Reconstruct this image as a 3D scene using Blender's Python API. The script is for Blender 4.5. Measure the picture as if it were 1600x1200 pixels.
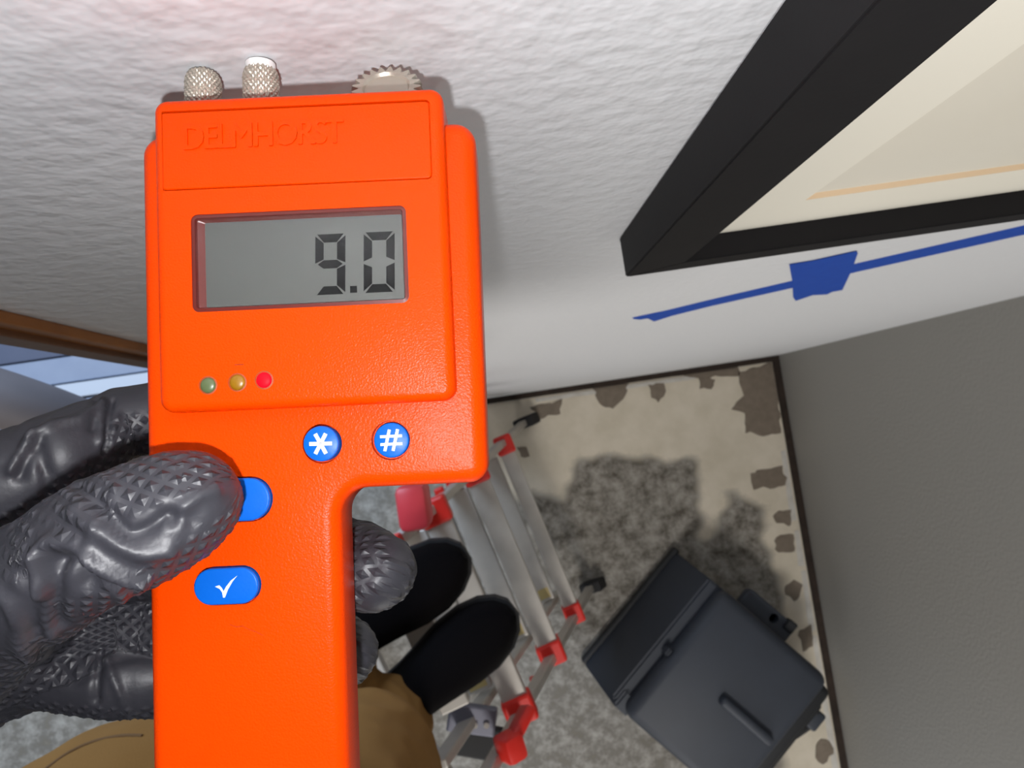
import bpy, bmesh, math, random
import numpy as np
from mathutils import Vector, Matrix, noise
from mathutils.bvhtree import BVHTree
random.seed(4)
for o in list(bpy.data.objects): bpy.data.objects.remove(o)
scene = bpy.context.scene
COL = scene.collection

# ------------------------------------------------------------ camera
F = 1150.0; DW = 0.083; HC = 2.30          # focal (px of 1600), distance to the wall, height over the floor
dn = np.array([(767-800)/F, (664-600)/F, 1.0]); dn /= np.linalg.norm(dn)
th = math.atan(.15)
ex = np.array([math.cos(th), -math.sin(th), 0]); ex -= dn*ex.dot(dn); ex /= np.linalg.norm(ex)
ez = -dn; ey = np.cross(ez, ex)
MC = np.array([ex, ey, ez]); CC = np.array([0, -DW, HC])
cam_d = bpy.data.cameras.new('camera'); cam = bpy.data.objects.new('camera', cam_d); COL.objects.link(cam)
cam_d.sensor_width = 36; cam_d.lens = F/1600*36; cam_d.clip_start = .005; cam_d.clip_end = 100
R = Matrix([MC@np.array([1, 0, 0]), MC@np.array([0, -1, 0]), MC@np.array([0, 0, -1])]).transposed()
cam.matrix_world = Matrix.Translation(CC) @ R.to_4x4()
cam_d.dof.use_dof = True; cam_d.dof.focus_distance = .139; cam_d.dof.aperture_fstop = 48
scene.camera = cam
def ray(u, v): return MC@np.array([(u-800)/F, (v-600)/F, 1.0])
def P(u, v, dep): return Vector(CC+ray(u, v)*dep)          # a point at a given distance along the view axis
def onp(u, v, ax, val):
    r = ray(u, v); return Vector(CC+r*((val-CC[ax])/r[ax]))
def fl(u, v, z=0): return onp(u, v, 2, z)
def wl(u, v, y=0): return onp(u, v, 1, y)

# ------------------------------------------------------------ world and lights
w = bpy.data.worlds.new('world'); scene.world = w; w.use_nodes = True
w.node_tree.nodes['Background'].inputs[0].default_value = (.80, .86, 1, 1)
w.node_tree.nodes['Background'].inputs[1].default_value = .08
def light(name, kind, loc, power, color, size=.1, target=None, size_y=None):
    d = bpy.data.lights.new(name, kind); o = bpy.data.objects.new(name, d); COL.objects.link(o)
    d.energy = power; d.color = color; o.location = loc
    if kind == 'AREA':
        d.size = size
        if size_y: d.shape = 'RECTANGLE'; d.size_y = size_y
    else: d.shadow_soft_size = size
    if target is not None: o.rotation_euler = (Vector(target)-Vector(loc)).to_track_quat('-Z', 'Y').to_euler()
    return o
flash_pos = Vector(CC) + Vector(MC@np.array([-.007, .016, -.002]))
light('phone_flash', 'POINT', flash_pos, 1.4, (.98, .98, 1), .0025)
light('room_window', 'AREA', (-.15, -2.9, 1.0), 16, (1, .985, .96), 1.4, (.4, 0, .8))
light('floor_fill_light', 'AREA', (-.14, -2.2, 2.8), 28, (1, .97, .93), .5, (.3, -.6, 0))  # unseen overhead light, added to brighten the floor
light('door_daylight', 'AREA', (-1.5, 1.6, 2.6), 105, (.62, .78, 1), 1.6, (-1.3, -.6, 0))
vs = scene.view_settings
vs.view_transform = 'Standard'; vs.look = 'None'; vs.gamma = 1; vs.use_curve_mapping = False; vs.exposure = .12

# ------------------------------------------------------------ helpers
def srgb(r, g, b):
    f = lambda c: (c/255/12.92) if c/255 <= .04045 else ((c/255+.055)/1.055)**2.4
    return (f(r), f(g), f(b), 1)
def mat(name, col, rough=.5, metal=0, bump=None, var=None, spec=.5, coat=0, emit=None, sheen=0, wear=None):
    """bump=(scale, strength, distance, detail); var=(scale, amount, second colour)"""
    m = bpy.data.materials.new(name); m.use_nodes = True
    nt = m.node_tree; b = nt.nodes['Principled BSDF']
    b.inputs['Base Color'].default_value = col; b.inputs['Roughness'].default_value = rough
    b.inputs['Metallic'].default_value = metal; b.inputs['Specular IOR Level'].default_value = spec
    b.inputs['Coat Weight'].default_value = coat; b.inputs['Sheen Weight'].default_value = sheen
    if emit: b.inputs['Emission Color'].default_value = emit[0]; b.inputs['Emission Strength'].default_value = emit[1]
    tc = nt.nodes.new('ShaderNodeTexCoord')
    if var:
        n = nt.nodes.new('ShaderNodeTexNoise'); n.inputs['Scale'].default_value = var[0]; n.inputs['Detail'].default_value = 6
        r = nt.nodes.new('ShaderNodeValToRGB'); r.color_ramp.elements[0].position = .35; r.color_ramp.elements[1].position = .65
        r.color_ramp.elements[0].color = col; c2 = var[2]
        r.color_ramp.elements[1].color = [col[i]*(1-var[1])+c2[i]*var[1] for i in range(3)]+[1]
        nt.links.new(tc.outputs['Object'], n.inputs['Vector']); nt.links.new(n.outputs['Fac'], r.inputs['Fac'])
        nt.links.new(r.outputs['Color'], b.inputs['Base Color'])
    if bump:
        n = nt.nodes.new('ShaderNodeTexNoise'); n.inputs['Scale'].default_value = bump[0]
        n.inputs['Detail'].default_value = bump[3] if len(bump) > 3 else 3
        bp = nt.nodes.new('ShaderNodeBump'); bp.inputs['Strength'].default_value = bump[1]; bp.inputs['Distance'].default_value = bump[2]
        nt.links.new(tc.outputs['Object'], n.inputs['Vector']); nt.links.new(n.outputs['Fac'], bp.inputs['Height'])
        nt.links.new(bp.outputs['Normal'], b.inputs['Normal'])
    return m
WM = {}
def W(o): return WM.get(o.name, Matrix.Identity(4)) if o else Matrix.Identity(4)
def empty(name, loc=(0, 0, 0), matrix=None, **props):
    o = bpy.data.objects.new(name, None); COL.objects.link(o); o.empty_display_size = .05
    mw = matrix if matrix is not None else Matrix.Translation(Vector(loc))
    o.matrix_world = mw; WM[o.name] = mw.copy()
    for k, v in props.items(): o[k] = v
    return o
def link(name, me, m, parent=None, **props):
    o = bpy.data.objects.new(name, me); COL.objects.link(o)
    if m is not None and not me.materials: me.materials.append(m)
    if parent: o.parent = parent; WM[o.name] = W(parent).copy()
    for k, v in props.items(): o[k] = v
    return o
def obj(name, verts, faces, m, parent=None, local=False, smooth=None, **props):
    """verts are world coordinates unless local"""
    if parent is not None and not local:
        inv = W(parent).inverted(); verts = [inv@Vector(v) for v in verts]
    me = bpy.data.meshes.new(name); me.from_pydata([tuple(v) for v in verts], [], faces)
    bm = bmesh.new(); bm.from_mesh(me); bmesh.ops.recalc_face_normals(bm, faces=bm.faces); bm.to_mesh(me); bm.free()
    if smooth is not None:
        me.polygons.foreach_set('use_smooth', [True]*len(me.polygons)); me.set_sharp_from_angle(angle=math.radians(smooth))
    return link(name, me, m, parent, **props)
def bmobj(name, bm, m, parent=None, local=False, smooth=None, **props):
    bm.verts.ensure_lookup_table(); bm.verts.index_update()
    o = obj(name, [v.co.copy() for v in bm.verts], [[v.index for v in f.verts] for f in bm.faces], m, parent, local, smooth, **props)
    bm.free(); return o
def tag(o, label, cat, group=None):
    o['label'] = label; o['category'] = cat
    if group: o['group'] = group
    return o
def box_bm(c, s, mtx=None, bev=0, seg=2):
    bm = bmesh.new(); bmesh.ops.create_cube(bm, size=1)
    bmesh.ops.scale(bm, vec=s, verts=bm.verts)
    if bev: bmesh.ops.bevel(bm, geom=list(bm.edges), offset=bev, segments=seg, affect='EDGES', profile=.5)
    bmesh.ops.translate(bm, vec=c, verts=bm.verts)
    if mtx is not None: bmesh.ops.transform(bm, matrix=mtx, verts=bm.verts)
    return bm
def bar_bm(p0, p1, wd, ht, up=(0, 0, 1), bev=0):
    """box from p0 to p1, wd across, ht along up"""
    p0, p1 = Vector(p0), Vector(p1); x = (p1-p0); L = x.length; x.normalize()
    y = Vector(up).cross(x).normalized(); z = x.cross(y)
    m = Matrix((x, y, z)).transposed().to_4x4(); m.translation = (p0+p1)/2
    return box_bm((0, 0, 0), (L, wd, ht), m, bev)
def tube(pts, radii, n=14, caps=True):
    pts = [Vector(p) for p in pts]; V = []; Fc = []
    if not hasattr(radii, '__len__'): radii = [radii]*len(pts)
    t0 = (pts[1]-pts[0]).normalized(); a = t0.orthogonal().normalized()
    for i, p in enumerate(pts):
        t = (pts[min(i+1, len(pts)-1)]-pts[max(i-1, 0)]).normalized()
        a = (a-t*a.dot(t)).normalized(); b = t.cross(a)
        for k in range(n):
            q = 2*math.pi*k/n; V.append(p+(a*math.cos(q)+b*math.sin(q))*radii[i])
    for i in range(len(pts)-1):
        for k in range(n): Fc.append([i*n+k, i*n+(k+1) % n, (i+1)*n+(k+1) % n, (i+1)*n+k])
    if caps: Fc.append(list(range(n))[::-1]); Fc.append([(len(pts)-1)*n+k for k in range(n)])
    return V, Fc
def smooth_path(pts, k=6):
    pts = [Vector(p) for p in pts]; out = []
    for i in range(len(pts)-1):
        p0, p1, p2, p3 = pts[max(i-1, 0)], pts[i], pts[i+1], pts[min(i+2, len(pts)-1)]
        for j in range(k):
            t = j/k
            out.append(.5*((2*p1)+(p2-p0)*t+(2*p0-5*p1+4*p2-p3)*t*t+(3*p1-p0-3*p2+p3)*t**3))
    return out+[pts[-1]]
def rpoly(corners, off=0, seg=8):
    """counter-clockwise corners (x, y, r); inset by off; every corner rounded"""
    n = len(corners); out = []
    pts = [Vector((c[0], c[1])) for c in corners]
    nrm = []
    for i in range(n):
        e = (pts[(i+1) % n]-pts[i]).normalized(); nrm.append((e, Vector((-e.y, e.x))))
    for i in range(n):
        e0, n0 = nrm[i-1]; e1, n1 = nrm[i]
        a = pts[i]+n0*off; b = pts[i]+n1*off
        cr = e0.x*e1.y-e0.y*e1.x
        if abs(cr) < 1e-6: c = a
        else:
            t = ((b-a).x*e1.y-(b-a).y*e1.x)/cr; c = a+e0*t
        convex = cr > 0; r = max(corners[i][2]-off, 1e-5) if convex else corners[i][2]+off
        ang = math.acos(max(-1, min(1, e0.dot(e1)))); d = r*math.tan(ang/2)
        s = c-e0*d; ctr = s+(n0 if convex else -n0)*r
        a0 = math.atan2((s-ctr).y, (s-ctr).x)
        for k in range(seg+1):
            q = a0+(ang if convex else -ang)*k/seg
            out.append((ctr.x+r*math.cos(q), ctr.y+r*math.sin(q)))
    return out
def rect(x0, y0, x1, y1, r): return [(x0, y0, r), (x1, y0, r), (x1, y1, r), (x0, y1, r)]
def solid_bm(corners, z0, z1, bev, holes=(), seg=8, bseg=5, bottom=True, bot_bev=0, draft=0):
    """rounded slab in local xy; holes = [(loop of (x, y), depth)]"""
    bm = bmesh.new(); loops = []
    prof = []
    if bot_bev:
        for k in range(bseg+1):
            q = math.pi/2*k/bseg; prof.append((bot_bev*(1-math.sin(q)), z0+bot_bev*(1-math.cos(q))))
    else: prof.append((0, z0))
    for k in range(bseg+1):
        q = math.pi/2*k/bseg; prof.append((bev*(1-math.cos(q)), z1-bev+bev*math.sin(q)))
    if draft: prof = [(draft, z0), (draft*.9, z0+.002), (0, z0+(z1-z0)*.62)]+prof[(bseg+1 if bot_bev else 1):]
    for off, z in prof: loops.append([bm.verts.new((x, y, z)) for x, y in rpoly(corners, off, seg)])
    n = len(loops[0])
    for a, b in zip(loops, loops[1:]):
        for k in range(n): bm.faces.new((a[k], a[(k+1) % n], b[(k+1) % n], b[k]))
    if bottom: bm.faces.new(loops[0][::-1])
    if not holes: bm.faces.new(loops[-1])
    else:
        edges = [bm.edges.get((loops[-1][k], loops[-1][(k+1) % n])) for k in range(n)]
        for lp, dep in holes:
            t = [bm.verts.new((x, y, z1)) for x, y in lp]; b = [bm.verts.new((x, y, z1-dep)) for x, y in lp]
            m = len(t)
            for k in range(m): bm.faces.new((t[k], t[(k+1) % m], b[(k+1) % m], b[k]))
            bm.faces.new(b)
            edges += [bm.edges.get((t[k], t[(k+1) % m])) for k in range(m)]
        bmesh.ops.triangle_fill(bm, edges=edges, use_beauty=True)
    bmesh.ops.remove_doubles(bm, verts=bm.verts, dist=1e-7)
    return bm
def blob(caps, voxel, smooth=6, extra=None):
    """one continuous surface from tapered capsules (p0, r0, p1, r1), as a bare mesh in world coordinates"""
    V = []; Fc = []
    for p0, r0, p1, r1 in caps:
        p0, p1 = Vector(p0), Vector(p1); t = p1-p0; L = t.length
        t = t/L if L > 1e-6 else Vector((0, 0, 1)); pts = []; rad = []
        for k in range(6):
            q = math.pi/2*(k+.25)/6; pts.append(p0-t*r0*math.cos(q)); rad.append(r0*math.sin(q))
        for k in range(5): pts.append(p0+(p1-p0)*k/4); rad.append(r0+(r1-r0)*k/4)
        for k in range(6):
            q = math.pi/2*(k+.75)/6; pts.append(p1+t*r1*math.sin(q)); rad.append(r1*max(math.cos(q), .02))
        v, f = tube(pts, rad, 24); b = len(V); V += v; Fc += [[i+b for i in x] for x in f]
    me = bpy.data.meshes.new('tmp'); me.from_pydata([tuple(v) for v in V], [], Fc)
    o = bpy.data.objects.new('tmp', me); COL.objects.link(o)
    m = o.modifiers.new('r', 'REMESH'); m.mode = 'VOXEL'; m.voxel_size = voxel
    s = o.modifiers.new('s', 'SMOOTH'); s.iterations = smooth; s.factor = .5
    ev = o.evaluated_get(bpy.context.evaluated_depsgraph_get())
    out = bpy.data.meshes.new_from_object(ev)
    bpy.data.objects.remove(o)
    return out
def mesh_arrays(me):
    v = np.empty(len(me.vertices)*3); me.vertices.foreach_get('co', v)
    n = np.empty(len(me.vertices)*3); me.vertices.foreach_get('normal', n)
    return v.reshape(-1, 3), n.reshape(-1, 3)
def set_world(me, v, parent):
    inv = np.array(W(parent).inverted()); v = v@inv[:3, :3].T+inv[:3, 3]
    me.vertices.foreach_set('co', v.ravel()); me.update()
    me.polygons.foreach_set('use_smooth', [True]*len(me.polygons))

# ------------------------------------------------------------ the setting
def wall_mat(name, c, scale, strength):
    m = mat(name, c, .62, bump=(scale, strength, .0038, 2.2), spec=.35)
    return m
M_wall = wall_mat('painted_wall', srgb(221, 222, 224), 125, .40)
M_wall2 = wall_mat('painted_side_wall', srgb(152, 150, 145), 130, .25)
M_gap = mat('dark_gap', srgb(58, 46, 38), .95, var=(40, .6, srgb(30, 24, 20)))
M_wood = mat('stained_wood', srgb(150, 92, 38), .45, bump=(90, .2, .001), var=(30, .5, srgb(112, 64, 26)))
XR = .93; XD = -.235
def sbox(name, x0, y0, z0, x1, y1, z1, m, parent=None, bev=0, **pr):
    return bmobj(name, box_bm(((x0+x1)/2, (y0+y1)/2, (z0+z1)/2), (x1-x0, y1-y0, z1-z0), None, bev), m, parent, **pr)
sbox('wall_back', XD, 0, -.02, XR+.12, .12, 2.9, M_wall, kind='structure')
sbox('wall_back_header', -1.9, 0, 2.12, XD, .12, 2.9, M_wall, kind='structure')
sbox('wall_back_end', -3.0, 0, -.02, -1.9, .12, 2.9, M_wall, kind='structure')
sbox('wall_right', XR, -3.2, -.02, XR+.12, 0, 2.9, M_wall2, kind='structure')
sbox('gap_strip_1', XD, -.017, 0, XR, .0, .012, M_gap, kind='structure')  # solid dark strips standing in for the open gap along both walls
sbox('gap_strip_2', XR-.020, -3.2, 0, XR, -.017, .012, M_gap, kind='structure')

# floor: a fine grid with the outline of the bared concrete stored as an attribute
def q8(x, y): return (740+.35*x, 540+.35*y)
def q7(x, y): return (860+.3166*x, 820+.3166*y)
def inpoly(px, py, poly):
    ins = np.zeros(px.shape, bool); n = len(poly)
    for i in range(n):
        x0, y0 = poly[i]; x1, y1 = poly[(i+1) % n]
        c = ((y0 > py) != (y1 > py)) & (px < (x1-x0)*(py-y0)/(y1-y0+1e-12)+x0); ins ^= c
    return ins
def fpoly(pts, q=q8): return [tuple(fl(*q(*p))[:2]) for p in pts]
NX, NY = 230, 240
gx = np.linspace(-2.6, XR, NX); gy = np.linspace(-2.9, .0, NY)
GX, GY = np.meshgrid(gx, gy)
jx = GX+np.array([noise.noise((x*22, y*22, 1))*.03 for x, y in zip(GX.ravel(), GY.ravel())]).reshape(GX.shape)
jy = GY+np.array([noise.noise((x*22, y*22, 9))*.03 for x, y in zip(GX.ravel(), GY.ravel())]).reshape(GX.shape)
main = fpoly([(430, 610), (455, 530), (560, 470), (680, 505), (800, 480), (860, 520), (1000, 490), (1010, 560), (1015, 790), (1000, 870), (1090, 830), (1130, 640), (1300, 700), (1290, 900), (1380, 1100), (1400, 1400), (900, 1500), (300, 1300), (200, 900), (250, 660), (415, 685)])
room = fpoly([(-300, 520), (60, 640), (250, 700), (500, 1000), (1300, 1300), (1500, 2600), (-3800, 2600), (-3800, -200), (-1800, 0)])
st = np.where(inpoly(jx, jy, main), 1.0, 0.0)
st = np.maximum(st, np.where(inpoly(jx, jy, room),   .85, 0.0))
for _ in range(3):
    s = st.copy(); s[1:-1, 1:-1] = (st[1:-1, 1:-1]*2+st[:-2, 1:-1]+st[2:, 1:-1]+st[1:-1, :-2]+st[1:-1, 2:])/6; st = s
fv = np.stack([GX.ravel(), GY.ravel(), np.zeros(GX.size)], 1)
ff = [[j*NX+i, j*NX+i+1, (j+1)*NX+i+1, (j+1)*NX+i] for j in range(NY-1) for i in range(NX-1)]
def floor_mat():
    m = bpy.data.materials.new('stripped_floor'); m.use_nodes = True; nt = m.node_tree; b = nt.nodes['Principled BSDF']
    b.inputs['Roughness'].default_value = .8; b.inputs['Specular IOR Level'].default_value = .25
    at = nt.nodes.new('ShaderNodeAttribute'); at.attribute_name = 'bare'
    tc = nt.nodes.new('ShaderNodeTexCoord')
    def nz(scale, det, c0, c1, p0=.35, p1=.65, rough=.6):
        n = nt.nodes.new('ShaderNodeTexNoise'); n.inputs['Scale'].default_value = scale; n.inputs['Detail'].default_value = det; n.inputs['Roughness'].default_value = rough
        r = nt.nodes.new('ShaderNodeValToRGB'); r.color_ramp.elements[0].color = c0; r.color_ramp.elements[1].color = c1
        r.color_ramp.elements[0].position = p0; r.color_ramp.elements[1].position = p1
        nt.links.new(tc.outputs['Object'], n.inputs['Vector']); nt.links.new(n.outputs['Fac'], r.inputs['Fac']); return r.outputs['Color'], n.outputs['Fac']
    pale, _ = nz(9, 6, srgb(212, 202, 182), srgb(226, 216, 198))
    dark, nf = nz(21, 8, srgb(92, 86, 77), srgb(170, 165, 156), .37, .64, .75)
    ad = nt.nodes.new('ShaderNodeMath'); ad.operation = 'MULTIPLY_ADD'; ad.inputs[1].default_value = 1.1; ad.inputs[2].default_value = -.55
    nt.links.new(nf, ad.inputs[0])
    a2 = nt.nodes.new('ShaderNodeMath'); a2.operation = 'ADD'; nt.links.new(at.outputs['Fac'], a2.inputs[0]); nt.links.new(ad.outputs[0], a2.inputs[1])
    rp = nt.nodes.new('ShaderNodeMapRange'); rp.inputs[1].default_value = .18; rp.inputs[2].default_value = .80; nt.links.new(a2.outputs[0], rp.inputs[0])
    mx = nt.nodes.new('ShaderNodeMix'); mx.data_type = 'RGBA'
    nt.links.new(rp.outputs[0], mx.inputs['Factor']); nt.links.new(pale, mx.inputs['A']); nt.links.new(dark, mx.inputs['B'])
    nt.links.new(mx.outputs['Result'], b.inputs['Base Color'])
    bp = nt.nodes.new('ShaderNodeBump'); bp.inputs['Strength'].default_value = .3; bp.inputs['Distance'].default_value = .004
    nt.links.new(nf, bp.inputs['Height']); nt.links.new(bp.outputs['Normal'], b.inputs['Normal'])
    return m
floor = obj('floor', fv, ff, floor_mat(), kind='structure')
at = floor.data.attributes.new('bare', 'FLOAT', 'POINT'); at.data.foreach_set('value', st.ravel())

M_adh = mat('old_adhesive', srgb(134, 122, 108), .9, bump=(160, .5, .002), var=(40, .5, srgb(112, 100, 88)))
M_white = mat('white_paint_edge', srgb(216, 212, 204), .75, var=(30, .4, srgb(180, 172, 160)))
def patch(poly, name='adhesive_patch', m=M_adh, h=.0016, jit=.006):
    c = Vector((sum(p[0] for p in poly)/len(poly), sum(p[1] for p in poly)/len(poly), 0)); lp = []
    for i in range(len(poly)):
        a, b = Vector((*poly[i], 0)), Vector((*poly[(i+1) % len(poly)], 0)); k = max(2, int((b-a).length/.012))
        for j in range(k):
            p = a+(b-a)*j/k; n = noise.noise(p*35)*jit*2+noise.noise(p*90)*jit
            lp.append(p+(p-c).normalized()*n)
    n = len(lp); V = [(p.x, min(p.y, -.018), .0003) for p in lp]+[(p.x, min(p.y, -.018), h) for p in [c+(q-c)*.97 for q in lp]]
    Fc = [[i, (i+1) % n, n+(i+1) % n, n+i] for i in range(n)]+[list(range(n, 2*n))]
    V = [(min(x, XR-.021), y, z) for x, y, z in V]
    return obj(name, V, Fc, m, floor)
for pl in [[(250, 275), (390, 240), (385, 305), (300, 325)], [(530, 190), (690, 168), (672, 240), (622, 285), (560, 255)], [(780, 175), (850, 165), (848, 225), (825, 258), (795, 232)],
           [(1000, 140), (1085, 150), (1062, 195), (1010, 192)], [(1180, 120), (1330, 75), (1360, 130), (1372, 390), (1290, 405), (1215, 385), (1210, 300), (1150, 285), (1200, 220), (1190, 170)],
           [(900, 128), (1180, 92), (1190, 135), (1000, 146)], [(1235, 570), (1380, 535), (1395, 625), (1250, 645)], [(1335, 760), (1380, 730), (1415, 735), (1420, 805), (1350, 795)],
           [(1340, 870), (1370, 845), (1425, 845), (1435, 920), (1380, 930), (1345, 910)], [(1390, 1070), (1430, 1040), (1465, 1070), (1455, 1120), (1430, 1135), (1395, 1110)], [(200, 460), (240, 445), (245, 490), (210, 500)]]:
    patch(fpoly(pl))
for pl in [[(1225, 510), (1285, 490), (1295, 600), (1245, 630)], [(1315, 1070), (1380, 1060), (1400, 1130), (1345, 1180), (1305, 1150)]]: patch(fpoly(pl, q7))
for i, (a, b) in enumerate([(-.07, -.17), (-.30, -.52), (-.55, -.66), (-.68, -.86), (-.88, -1.35)]):
    patch([(XR-.046, b), (XR-.026, b), (XR-.024, a), (XR-.040, a)], 'paint_smear', M_white, .0012, .003)
for a, b in [(.15, .38), (.40, .66)]:
    patch([(a, -.034), (b, -.036), (b, -.022), (a, -.022)], 'paint_smear', M_white, .0012, .003)

# doorway on the left of the same wall, its wood casing, the deck outside
door = empty('door_1', (XD, 0, 0), kind='structure')
sbox('door_casing', XD+.012, -.0062, 0, XD+.028, 0, 2.2, M_wood, door, .0015)
sbox('door_casing_edge', XD+.006, -.0095, 0, XD+.020, 0, 2.2, mat('stained_wood_shaded', srgb(96, 58, 30), .5, bump=(90, .2, .001)), door, .001)  # same wood; the shade on this face is painted in as darker brown
sbox('door_jamb', XD-.004, .001, 0, XD-.0002, .12, 2.12, mat('white_jamb', srgb(205, 210, 222), .5), door)
M_deckA = mat('pale_deck', srgb(146, 154, 172), .6, var=(14, .4, srgb(132, 140, 160)))
M_deckB = mat('grey_deck', srgb(88, 92, 110), .65, var=(14, .4, srgb(76, 82, 100)))
M_deckC = mat('white_deck', srgb(196, 200, 208), .5)
deck = sbox('deck', -3.2, .12, -.10, .6, 1.6, -.03, M_deckB, kind='structure')
sill = sbox('door_sill', -1.9, .0, -.02, XD, .13, .02, M_deckA, door, .003)
yy = .135
for wd, m, dz in [(.055, M_deckA, 0), (.05, M_deckC, .012), (.085, M_deckA, 0), (.13, M_deckB, -.004), (.06, M_deckC, .01), (.14, M_deckB, 0), (.14, M_deckA, 0), (.14, M_deckB, 0), (.14, M_deckA, 0), (.14, M_deckB, 0)]:
    sbox('deck_board', -3.2, yy, -.03, .6, yy+wd-.006, -.004+dz, m, deck, .002); yy += wd

# ------------------------------------------------------------ picture frame on the wall
M_frame = mat('black_frame', srgb(36, 35, 36), .55, spec=.08, var=(60, .3, srgb(31, 30, 32)), bump=(400, .06, .0005))
M_mat = mat('mat_board', srgb(236, 231, 216), .85, bump=(600, .08, .0004))
M_core = mat('mat_bevel', srgb(228, 200, 164), .8)
M_art = mat('cream_print', srgb(226, 221, 207), .85, var=(5, .5, srgb(216, 209, 192)))
fx0, fz0, fx1, fz1 = .0775, 1.937, .70, 2.62
fw, fb, ft = .026, .018, .020; my = -.0085
frame = tag(empty('picture_frame', (fx0, 0, fz0)), 'black framed picture with wide cream mat hanging on the white wall', 'picture frame')
def moulding(name, outer, inner):
    # quad prism with mitred ends; outer, inner = two xz points each
    V = []
    for y in (0, -ft):
        for (x, z) in (outer[0], outer[1], inner[1], inner[0]): V.append((x, y, z))
    bm = bmesh.new(); vs_ = [bm.verts.new(v) for v in V]
    for f in ([0, 1, 2, 3], [4, 5, 6, 7], [0, 1, 5, 4], [1, 2, 6, 5], [2, 3, 7, 6], [3, 0, 4, 7]): bm.faces.new([vs_[i] for i in f])
    bmesh.ops.recalc_face_normals(bm, faces=bm.faces)
    bmesh.ops.bevel(bm, geom=list(bm.edges), offset=.0006, segments=2, affect='EDGES')
    return bmobj(name, bm, M_frame, frame)
o_ = [(fx0, fz0), (fx1, fz0), (fx1, fz1), (fx0, fz1)]; i_ = [(fx0+fw, fz0+fb), (fx1-fw, fz0+fb), (fx1-fw, fz1-fb), (fx0+fw, fz1-fb)]
for k, nme in enumerate(['frame_rail', 'frame_stile', 'frame_rail', 'frame_stile']):
    moulding(nme, (o_[k], o_[(k+1) % 4]), (i_[k], i_[(k+1) % 4]))
mx0, mz0, mx1, mz1 = .146, 1.996, .63, 2.55; be = .0013
def ring(name, a, b, ya, yb, m, parent):
    ca = [(a[0], ya, a[1]), (a[2], ya, a[1]), (a[2], ya, a[3]), (a[0], ya, a[3])]; cb = [(b[0], yb, b[1]), (b[2], yb, b[1]), (b[2], yb, b[3]), (b[0], yb, b[3])]
    return obj(name, ca+cb, [[k, (k+1) % 4, 4+(k+1) % 4, 4+k] for k in range(4)], m, parent)
mt = ring('mat_board', (fx0+.01, fz0+.008, fx1-.01, fz1-.008), (mx0, mz0, mx1, mz1), my, my, M_mat, frame)
ring('mat_bevel', (mx0, mz0, mx1, mz1), (mx0+be, mz0+be, mx1-be, mz1-be), my, my+.0022, M_core, mt)
sbox('print', mx0-.01, my+.0022, mz0-.01, mx1+.01, my+.0040, mz1+.01, M_art, frame)

# ------------------------------------------------------------ blue masking tape
M_tape = mat('blue_tape', srgb(30, 78, 176), .6, spec=.2, bump=(500, .25, .0006), var=(90, .35, srgb(24, 64, 160)))
def tape(name, pix, label, h=.0004, base=0):
    w3 = [wl(u, v) for u, v in pix]
    c = sum(w3, Vector())/len(w3); n = len(w3)
    V = [(p.x, -base, p.z) for p in w3]+[(p.x, -base-h, p.z) for p in w3]
    return tag(obj(name, V, [list(range(n)), list(range(n, 2*n))]+[[i, (i+1) % n, n+(i+1) % n, n+i] for i in range(n)], M_tape), label, 'tape')
tape('masking_tape', [(988, 496), (1006, 492), (1040, 485), (1110, 468), (1240, 438), (1340, 411), (1600, 352), (1700, 329), (1700, 341), (1600, 366), (1340, 424), (1240, 449), (1110, 478), (1050, 493), (1022, 502), (1012, 497), (1000, 499), (990, 498)],
     'long narrow strip of blue masking tape running under the black frame')
tape('masking_tape', [(1233, 412), (1270, 406), (1338, 391), (1340, 394), (1331, 420), (1316, 452), (1300, 455), (1292, 459), (1270, 460), (1243, 469), (1239, 463), (1238, 440)],
     'wide torn piece of blue masking tape stuck across the narrow strip', .0004, .0005)

# ------------------------------------------------------------ ladder
M_alu = mat('aluminium', srgb(190, 184, 175), .42, .3, bump=(220, .12, .001), var=(25, .4, srgb(168, 162, 154)))
M_alud = mat('dull_aluminium', srgb(128, 126, 124), .55, .3, var=(25, .4, srgb(100, 98, 98)))
M_red = mat('red_plastic', srgb(216, 38, 26), .4, bump=(300, .1, .0005))
M_rub = mat('black_rubber', srgb(30, 29, 30), .7, bump=(200, .2, .001))
M_gold = mat('gold_sticker', srgb(196, 176, 120), .35, .3)
M_pinkred = mat('red_hinge', srgb(220, 66, 74), .4)
A0, A1 = Vector((.112, -.085, 0)), Vector((-.215, -.27, 1.14))
B0, B1 = Vector((.238, -.615, 0)), Vector((-.108, -.640, 1.14))
lad = tag(empty('step_ladder', (A0+B0)/2), 'aluminium step ladder with red plastic rung caps standing beside the wall', 'ladder')
def lerp(a, b, t): return a+(b-a)*t
def on(a, b, z): return lerp(a, b, z/1.14)
rail_up = (B0-A0).normalized()
def lbar(name, p0, p1, wd, ht, m, parent=lad, up=(0, 0, 1), bev=.003, **k): return bmobj(name, bar_bm(p0, p1, wd, ht, up, bev), m, parent, **k)
for a, b in ((A0, A1), (B0, B1)):
    rl = lbar('rail', lerp(a, b, .03), on(a, b, 1.085), .026, .018, M_alu, up=rail_up)
    lbar('rubber_foot', a+Vector((.012, 0, .002)), lerp(a, b, .045), .07, .034, M_rub, rl, up=rail_up, bev=.006)
ldir = (A1-A0).normalized()
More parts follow.
